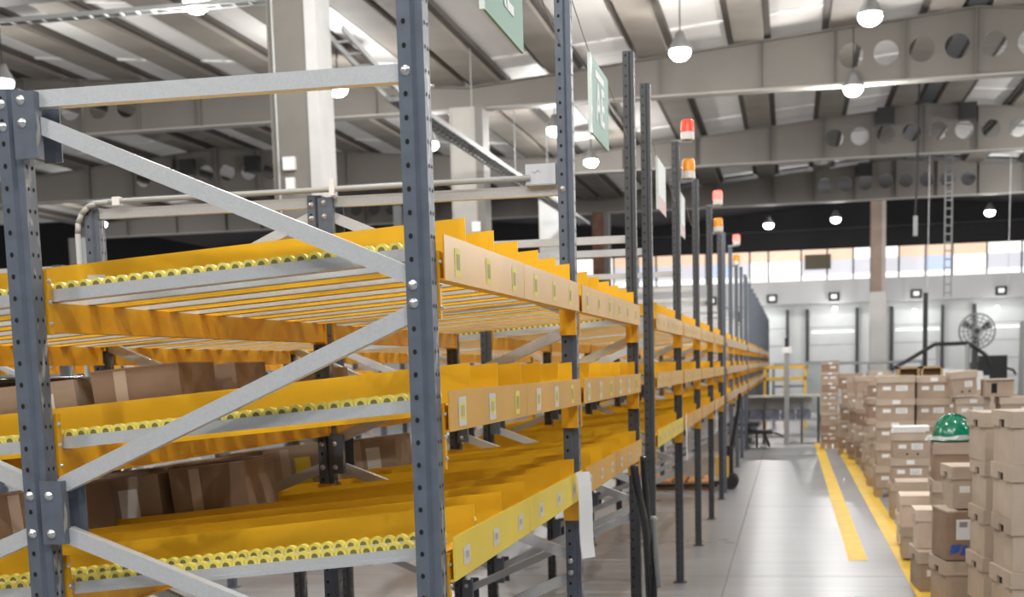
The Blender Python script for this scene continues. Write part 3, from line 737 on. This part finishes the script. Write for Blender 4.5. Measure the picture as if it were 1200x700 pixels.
# stack with sheaf of papers
stack('stack topped by a white paper sheaf', 1.83, 11.0, .345, .36, .25, 3, .11, 0, .008, (0, 2), True, True)
pp = MB()
for q in range(5): pp.box((-.01+.004*q, 0, .012*q), (.33+random.uniform(-.02, .02), .32, .012*q+.010))
tag(ob('paper_sheaf', pp.mesh('paper_sheaf', paper), None, (1.83, 11.0, .867), -.03), 'white paper sheaf lying on a box stack behind the helmet', 'papers')
stack('tall labelled stack behind the paper sheaf', 1.81, 13.2, .40, .40, .257, 5, .11, 0, .006, (0,), True, False)
stack('tall labelled stack beside the black gap', 2.262, 13.3, .365, .40, .255, 5, .11, 0, .006, (0,), True, False)
stack('stack below the tilted box', 2.668, 13.0, .34, .4, .257, 4, .11, 0, .015, (1, 0), True, False)
abox(2.62, 12.95, 1.158, .26, .36, .27, 'tilted lidded box with a square label on top of a stack', None, .05, 0, True, True, -.08)
stack('stack before the black cabinet', 3.10, 12.8, .42, .4, .257, 4, .11, 0, .012, (1, 0), True, False)
e = empty('open_carton', (2.95, 12.85, 1.15), .05); tag(e, 'small open carton with a dark slot before the black cabinet', 'carton')
ob('carton_body', MB().box((0, 0, 0), (.30, .3, .19)).mesh('carton_body', card), e)
ob('slot', MB().box((.06, -.002, .04), (.12, -.0005, .15)).mesh('slot', hole_m), e)
ob('flap', MB().box((-.01, -.03, .185), (.31, .02, .2)).mesh('flap', cardw), e)
# rows of stacks going away
random.seed(5)
for i, (x, y, n, h) in enumerate(((1.80, 14.6, 4, .25), (1.84, 15.9, 5, .24), (1.86, 17.2, 4, .26), (1.83, 18.3, 5, .245), (1.76, 19.4, 5, .24), (1.65, 20.6, 5, .25))):
    stack('row of far stacks along the yellow line', x, y, .36, .4, h, n, .11, random.uniform(-.05, .05), .03, (0, 2, 1), True, True, True, False, 'boxes in the far stacks along the line')
    stack('second row of far stacks away from the line', x+.46, y+.1, .36, .4, h+.005, n, .11, 0, .03, (0, 1), True, True, True, False, 'boxes in the second row of far stacks')
stack('far tower of flat boxes', 1.38, 22.2, .30, .36, .181, 8, .11, 0, .012, (0, 2), True, False)
for (x, y) in ((2.75, 15.2), (3.3, 15.6), (2.8, 17.0), (3.3, 17.6), (3.6, 13.6), (2.75, 19.0)):
    stack('hidden back row of box stacks', x, y, .4, .4, .25, 4, .11, 0, .02, (0, 1), True, False, True, False, 'boxes in the back row of stacks')
for i, x in enumerate((2.34, 2.66)):
    e = empty('wooden_crate', (x, 17.25, 1.175)); tag(e, 'small open wooden crate on top of the far box stacks', 'crate', 'crates on the far stacks')
    for a, b in (((0, 0, 0), (.03, .3, .3)), ((.27, 0, 0), (.30, .3, .3)), ((0, 0, .27), (.3, .3, .3)), ((0, 0, 0), (.3, .3, .03)), ((.03, .27, .03), (.27, .3, .27))): ob('board', MB().box(a, b).mesh('board', wood), e)
# hard hat
hat = empty('hard_hat', (2.03, 7.76, .972), .25); tag(hat, 'glossy green hard hat lying on the archive box stack', 'hard hat')
prof = [(.135*math.cos(a*math.pi/20), .18*math.sin(a*math.pi/20)+.02) for a in range(0, 11)]
ob('shell', MB().lathe(prof, 36, (0, 0, 0), 1.12, 1.0).mesh('shell', green_hat, True), hat)
ob('brim', MB().lathe([(.13, .024), (.15, .012), (.155, .006), (.15, .004), (.12, .012)], 36, (-.008, 0, 0), 1.1, 1.05).mesh('brim', green_hat, True), hat)
rd = MB()
for sg in (-1, 0, 1):
    pts = [(.151*math.cos(a*math.pi/12)*(1-.02*abs(sg)), sg*.03, .183*math.sin(a*math.pi/12)+.019) for a in range(2, 11)]
    for a, b in zip(pts, pts[1:]): rd.tube(a, b, .006, 6, None, False)
ob('ridge', rd.mesh('ridge', green_hat, True), hat)
bag = MB(); nb_ = 28
random.seed(2); ring = []
for lv_, (r, z) in enumerate(((.10, .004), (.175, .004), (.165, .035), (.15, .03))):
    for i in range(nb_):
        a = 2*math.pi*i/nb_; rr = r+random.uniform(-.016, .016); ring.append((rr*math.cos(a)*1.1, rr*math.sin(a), z+random.uniform(-.003, .012)))
fs = [(k*nb_+i, k*nb_+(i+1) % nb_, (k+1)*nb_+(i+1) % nb_, (k+1)*nb_+i) for k in range(3) for i in range(nb_)]
bag.add(ring, fs)
tag(ob('plastic_bag', bag.mesh('plastic_bag', film), None, (2.03, 7.76, .975)), 'crumpled clear plastic bag under the green hard hat', 'plastic bag')

# ================================================================== FAR AISLE
t = empty('work_bench', (.05, 24.0, 0)); tag(t, 'steel work bench with shelves across the end of the aisle', 'bench')
ob('bench_top', MB().box((-.35, 0, .90), (1.36, .7, .935)).mesh('bench_top', mat('bench_top', (.45, .44, .36), .6)), t)
ob('back_panel', MB().box((-.35, .66, .62), (1.2, .69, .9)).mesh('back_panel', white_m), t)
for z in (.44, .12): ob('shelf', MB().box((-.35, .02, z), (1.3, .68, z+.03)).mesh('shelf', grey_cab), t)
for x in (-.33, .25, .98, 1.30):
    for y in (0, .66): ob('leg', MB().box((x, y, 0), (x+.04, y+.04, .9)).mesh('leg', dark_slate), t)
for i in range(5):
    tag(ob('film_pack', MB().prism([(0, 0), (.26, 0), (.28, .06), (.26, .17), (.14, .19), (.01, .17), (-.015, .06)], 'y', 0, .45).mesh('film_pack', bluepack), None, (-.25+.30*i, 24.12, .47)), 'blue grey plastic pack lying on the bench shelf', 'pack', 'packs on the bench shelf')
p_ = empty('lamp_post', (.76, 23.85, 0)); tag(p_, 'grey post with a white head in front of the work bench', 'post')
ob('pole', MB().box((-.045, -.03, 0), (.045, .03, 1.75)).mesh('pole', mat('post_grey', (.28, .29, .30), .5)), p_)
ob('post_head', MB().box((-.09, -.05, 1.75), (.09, .05, 1.87)).mesh('post_head', paper), p_)
ob('post_cap', MB().box((-.035, -.03, 1.87), (.035, .03, 2.04)).mesh('post_cap', black_m), p_)
e = empty('hand_trolley', (.20, 22.6, 0)); tag(e, 'black trolley with bent frame beside the work bench', 'trolley')
ob('deck', MB().box((-.5, -.3, .28), (.3, .3, .33)).box((-.5, -.3, .43), (.05, .3, .48)).mesh('deck', black_m), e)
for sx in (-.42, .02, .25):
    for sy2 in (-.25, .25): ob('leg', MB().bar((sx*.6, sy2, .3), (sx, sy2, .03), .03, .03, (0, 1, 0)).mesh('leg', black_m), e)
ob('handle', MB().path([(.28, 0, .3), (.42, 0, .26), (.5, 0, .2)], .015, 6).mesh('handle', black_m), e)
# yellow rolling table behind the bench
e = empty('packing_table', (.55, 30, 0)); tag(e, 'yellow framed packing table behind the work bench', 'table')
ob('table_top', MB().box((-.35, 0, 1.15), (.65, .6, 1.22)).box((-.35, 0, 1.42), (.65, .05, 1.5)).mesh('table_top', yel_p), e)
for x in (-.35, .12, .6):
    for y in (0, .55): ob('leg', MB().box((x, y, 0), (x+.06, y+.05, 1.45)).mesh('leg', yel_p), e)
e = empty('guard_rail', (2.6, 33, 0)); tag(e, 'grey guard rail across the floor behind the work bench', 'rail')
for z in (.95, 1.5): ob('rail', MB().tube((-2.2, 0, z), (1.6, 0, z), .03, 8).mesh('rail', grey_cab), e)
for x in (-2.2, -1.0, .2, 1.5): ob('rail_post', MB().tube((x, 0, 0), (x, 0, 1.5), .035, 8).mesh('rail_post', grey_cab), e)
e = empty('grey_bin', (1.42, 31.5, 0)); tag(e, 'grey storage bin with sloped side behind the box tower', 'bin')
ob('bin_body', MB().prism([(-.3, .3), (.45, .3), (.55, 1.55), (-.15, 1.55)], 'y', 0, .7).mesh('bin_body', mat('bin_grey', (.36, .39, .40), .5)), e)
ob('bin_lip', MB().box((-.2, -.03, 1.53), (.58, .73, 1.58)).mesh('bin_lip', grey_cab), e)
for x in (-.25, .4): ob('bin_leg', MB().box((x, .1, 0), (x+.06, .6, .32)).mesh('bin_leg', grey_cab), e)
# pallet and pallet truck under rack
e = empty('pallet', (-.62, 14.35, 0)); tag(e, 'orange toned wooden pallet standing under the flow rack', 'pallet')
for q in range(3): ob('runner', MB().box((-.35, q*.4, 0), (.45, q*.4+.09, .09)).mesh('runner', wood_o), e)
for q in range(5): ob('deck_board', MB().box((-.35+q*.17, 0, .09), (-.23+q*.17, .9, .115)).mesh('deck_board', wood_o), e)
e = empty('pallet_truck', (.02, 14.5, 0)); tag(e, 'black pallet truck with yellow body parked under the rack', 'pallet truck')
for y in (-.12, .12): ob('wheel', MB().tube((.06, y-.03, .1), (.06, y+.03, .1), .1, 16).mesh('wheel', black_m), e)
ob('truck_body', MB().box((-.12, -.16, .16), (.04, .16, .42)).mesh('truck_body', yel_p), e)
ob('pump', MB().tube((.04, 0, .12), (.04, 0, .55), .05, 10).mesh('pump', black_m), e)
ob('handle', MB().path([(.06, 0, .5), (.14, 0, .9), (.18, 0, 1.2)], .022, 8).path([(.18, -.12, 1.2), (.18, .12, 1.2)], .018, 8).mesh('handle', black_m), e)
for y in (-.2, .12): ob('fork', MB().box((-.9, y, .04), (-.1, y+.09, .085)).mesh('fork', black_m), e)

# right background equipment
e = empty('pedestal_fan', (6.34, 40, 0)); tag(e, 'large grey industrial fan in a round cage by the far wall', 'fan')
ob('stand', MB().tube((0, .1, 0), (0, .1, 2.1), .05, 8).box((-.35, -.15, 0), (.35, .45, .05)).mesh('stand', dark_slate), e)
cg = MB()
for r in (.52, .40, .28, .15):
    for i in range(28):
        a, b = 2*math.pi*i/28, 2*math.pi*(i+1)/28
        cg.tube((r*math.cos(a), 0, 2.34+r*math.sin(a)), (r*math.cos(b), 0, 2.34+r*math.sin(b)), .03 if r == .52 else .017, 5)
for i in range(16):
    a = 2*math.pi*i/16; cg.tube((.08*math.cos(a), 0, 2.34+.08*math.sin(a)), (.52*math.cos(a), 0, 2.34+.52*math.sin(a)), .015, 5)
ob('cage', cg.mesh('cage', grey_cab), e)
for i in range(3):
    a = .5+2*math.pi*i/3; c, s = math.cos(a), math.sin(a)
    ob('blade', MB().add([(.06*c-.04*s, .06, 2.34+.06*s+.04*c), (.06*c+.05*s, .10, 2.34+.06*s-.05*c), (.46*c+.14*s, .14, 2.34+.46*s-.14*c), (.46*c-.10*s, .05, 2.34+.46*s+.10*c)], [(0, 1, 2, 3)]).mesh('blade', dark_slate), e)
ob('motor', MB().tube((0, .05, 2.34), (0, .35, 2.34), .11, 12).mesh('motor', dark_slate), e)
e = empty('conveyor_rail', (0, 30, 0)); tag(e, 'black handrail of a loading conveyor behind the box stacks', 'handrail')
ob('hand_rail', MB().path([(3.15, 0, 1.34), (3.45, 0, 1.5), (4.11, 0, 1.89), (4.87, 0, 1.9), (5.25, 0, 1.62), (5.35, 0, 1.4)], .045, 8).mesh('hand_rail', black_m), e)
for x, z in ((3.3, 1.42), (4.2, 1.86), (4.85, 1.88)): ob('rail_post', MB().tube((x, 0, 0), (x, 0, z), .05, 8).mesh('rail_post', grey_cab), e)
ob('side_plate', MB().prism([(3.2, .6), (5.3, .6), (5.2, 1.25), (4.1, 1.35), (3.2, 1.0)], 'y', .05, .1).mesh('side_plate', white_m), e)
e = empty('black_cabinet', (5.46, 30.7, 0)); tag(e, 'tall matte black machine cabinet behind the boxes', 'cabinet')
ob('cabinet_body', MB().box((-.28, -.25, .05), (.34, .35, 1.60)).mesh('cabinet_body', black_m), e)
ob('side_module', MB().box((-.46, -.2, .05), (-.28, .3, 1.45)).mesh('side_module', dark_slate), e)
ob('notice', MB().box((-.18, -.254, 1.0), (-.06, -.25, 1.14)).mesh('notice', paper), e)
ob('plinth', MB().box((-.44, -.2, 0), (.32, .3, .05)).mesh('plinth', grey_cab), e)
ob('arm', MB().path([(.34, -.1, 1.3), (.5, -.1, 1.25), (.55, -.1, 1.15)], .03, 6).mesh('arm', black_m), e)
e = empty('grey_cabinet', (6.25, 29.2, 0)); tag(e, 'tall grey steel cabinet at the end of the box rows', 'cabinet')
ob('cabinet_body', MB().box((-.33, -.3, .06), (.5, .4, 2.33)).mesh('cabinet_body', grey_cab), e)
ob('door_panel', MB().box((-.31, -.315, .1), (.07, -.3, 2.3)).mesh('door_panel', grey_cab), e); ob('door_panel', MB().box((.09, -.315, .1), (.48, -.3, 2.3)).mesh('door_panel', grey_cab), e)
ob('cabinet_foot', MB().box((-.31, -.28, 0), (.48, .38, .06)).mesh('cabinet_foot', dark_slate), e)
e = empty('support_pole', (3.94, 30.4, 0)); tag(e, 'slim black pole rising behind the stacked boxes', 'pole')
ob('pole', MB().box((-.05, -.05, 0), (.05, .05, 3.1)).mesh('pole', black_m), e); ob('base_plate', MB().box((-.14, -.14, 0), (.14, .14, .02)).mesh('base_plate', black_m), e)
e = empty('lattice_mast', (5.5, 40.3, 3.4)); tag(e, 'slim lattice ladder mast hanging from the roof beam', 'mast')
for x in (-.1, .1): ob('mast_rail', MB().box((x-.02, -.02, 0), (x+.02, .02, 4.88)).mesh('mast_rail', grey_cab), e)
for q in range(18): ob('rung', MB().box((-.1, -.015, .1+q*.25), (.1, .015, .14+q*.25)).mesh('rung', grey_cab), e)
e = empty('drop_cable', (3.70, 30.2, 4.4)); tag(e, 'black cable dropping from the roof with a hanging plug', 'cable')
ob('cable', MB().path([(.03, 0, 3.94), (.0, 0, 1.5), (-.03, 0, .4)], .025, 6).mesh('cable', black_m), e); ob('plug', MB().box((-.07, -.05, 0), (.02, .05, .45)).mesh('plug', grey_cab), e)
for x in (6.9, 7.5, 7.9, 4.7):
    tag(ob('suspension_wire', MB().tube((0, 0, 0), (.02, 0, 8.39-3.6-.0843*abs(x-4.31)), .012, 5).mesh('suspension_wire', paper), None, (x, 38, 3.6)), 'thin pale wire hanging from the roof near the mast', 'wire', 'wires hanging near the mast')
for (x, z, y) in ((-16.43, 7.45, 34.85), (-14.4, 7.43, 34.85), (3.29, 7.68, 34.85), (5.35, 7.68, 34.85), (3.3, 7.66, 44.85)):
    e = empty('unit_heater', (x, y, z)); tag(e, 'square black box fixed to the side of a roof beam', 'roof box', 'black boxes on the roof beams')
    ob('case', MB().box((-.22, -.1, 0), (.22, .1, .45)).mesh('case', black_m), e); ob('case_rim', MB().box((-.23, -.12, -.015), (.23, -.1, .02)).mesh('case_rim', dark_slate), e)
# cable trays
e = empty('cable_tray', (-8.6, 15.3, 6.66)); tag(e, 'dark cable tray running across the roof above the left racks', 'cable tray')
for y in (-.09, .09): ob('tray_side', MB().box((-6, y-.012, 0), (2.6, y+.012, .06)).mesh('tray_side', grey_cab), e)
for q in range(36): ob('tray_rung', MB().box((-6+q*.24, -.09, 0), (-5.97+q*.24, .09, .02)).mesh('tray_rung', grey_cab), e)
for x in (-5, -2, 1.5): ob('tray_hanger', MB().tube((x, 0, 0), (x, 0, 1.2), .012, 5).mesh('tray_hanger', grey_cab), e)
e = empty('cable_tray', (-4.95, 17.2, 5.62)); tag(e, 'long ladder cable tray running along the hall beside the columns', 'cable tray')
for x in (-.14, .14): ob('tray_side', MB().box((x-.015, 0, 0), (x+.015, 19, .08)).mesh('tray_side', grey_cab), e)
rm = MB().box((-.14, 0, .0), (.14, .035, .03)).mesh('tray_rung', grey_cab)
for q in range(63): ob('tray_rung', rm, e, (0, q*.3, 0))
ob('cable_bundle', MB().tube((-.05, 0, .05), (-.05, 19, .05), .04, 8).tube((.06, 0, .045), (.06, 19, .045), .03, 8).mesh('cable_bundle', dark_slate), e)
for dx in (-.14, .14): ob('tray_drop', MB().bar((dx, 0, .04), (dx-.36, -1.75, .66), .03, .08).mesh('tray_drop', grey_cab), e)
for q in range(6): ob('tray_rung', MB().bar((-.14-.06*q, -.29*q, .04+.103*q), (.14-.06*q, -.29*q, .04+.103*q), .03, .03).mesh('tray_rung', grey_cab), e)
for q in range(4): ob('tray_hanger', MB().tube((0, 1+q*4, 0), (0, 1+q*4, 2.05), .01, 5).mesh('tray_hanger', grey_cab), e)
# back-left dark services
for x, c in ((-14.2, rust), (-11.6, grey_cab), (-9.2, grey_cab)):
    tag(ob('riser_pipe', MB().box((-.12, -.1, 0), (.12, .1, 6.9)).mesh('riser_pipe', c), None, (x, 40, 0)), 'slim vertical steel riser far behind the left rack', 'riser', 'risers behind the left rack')
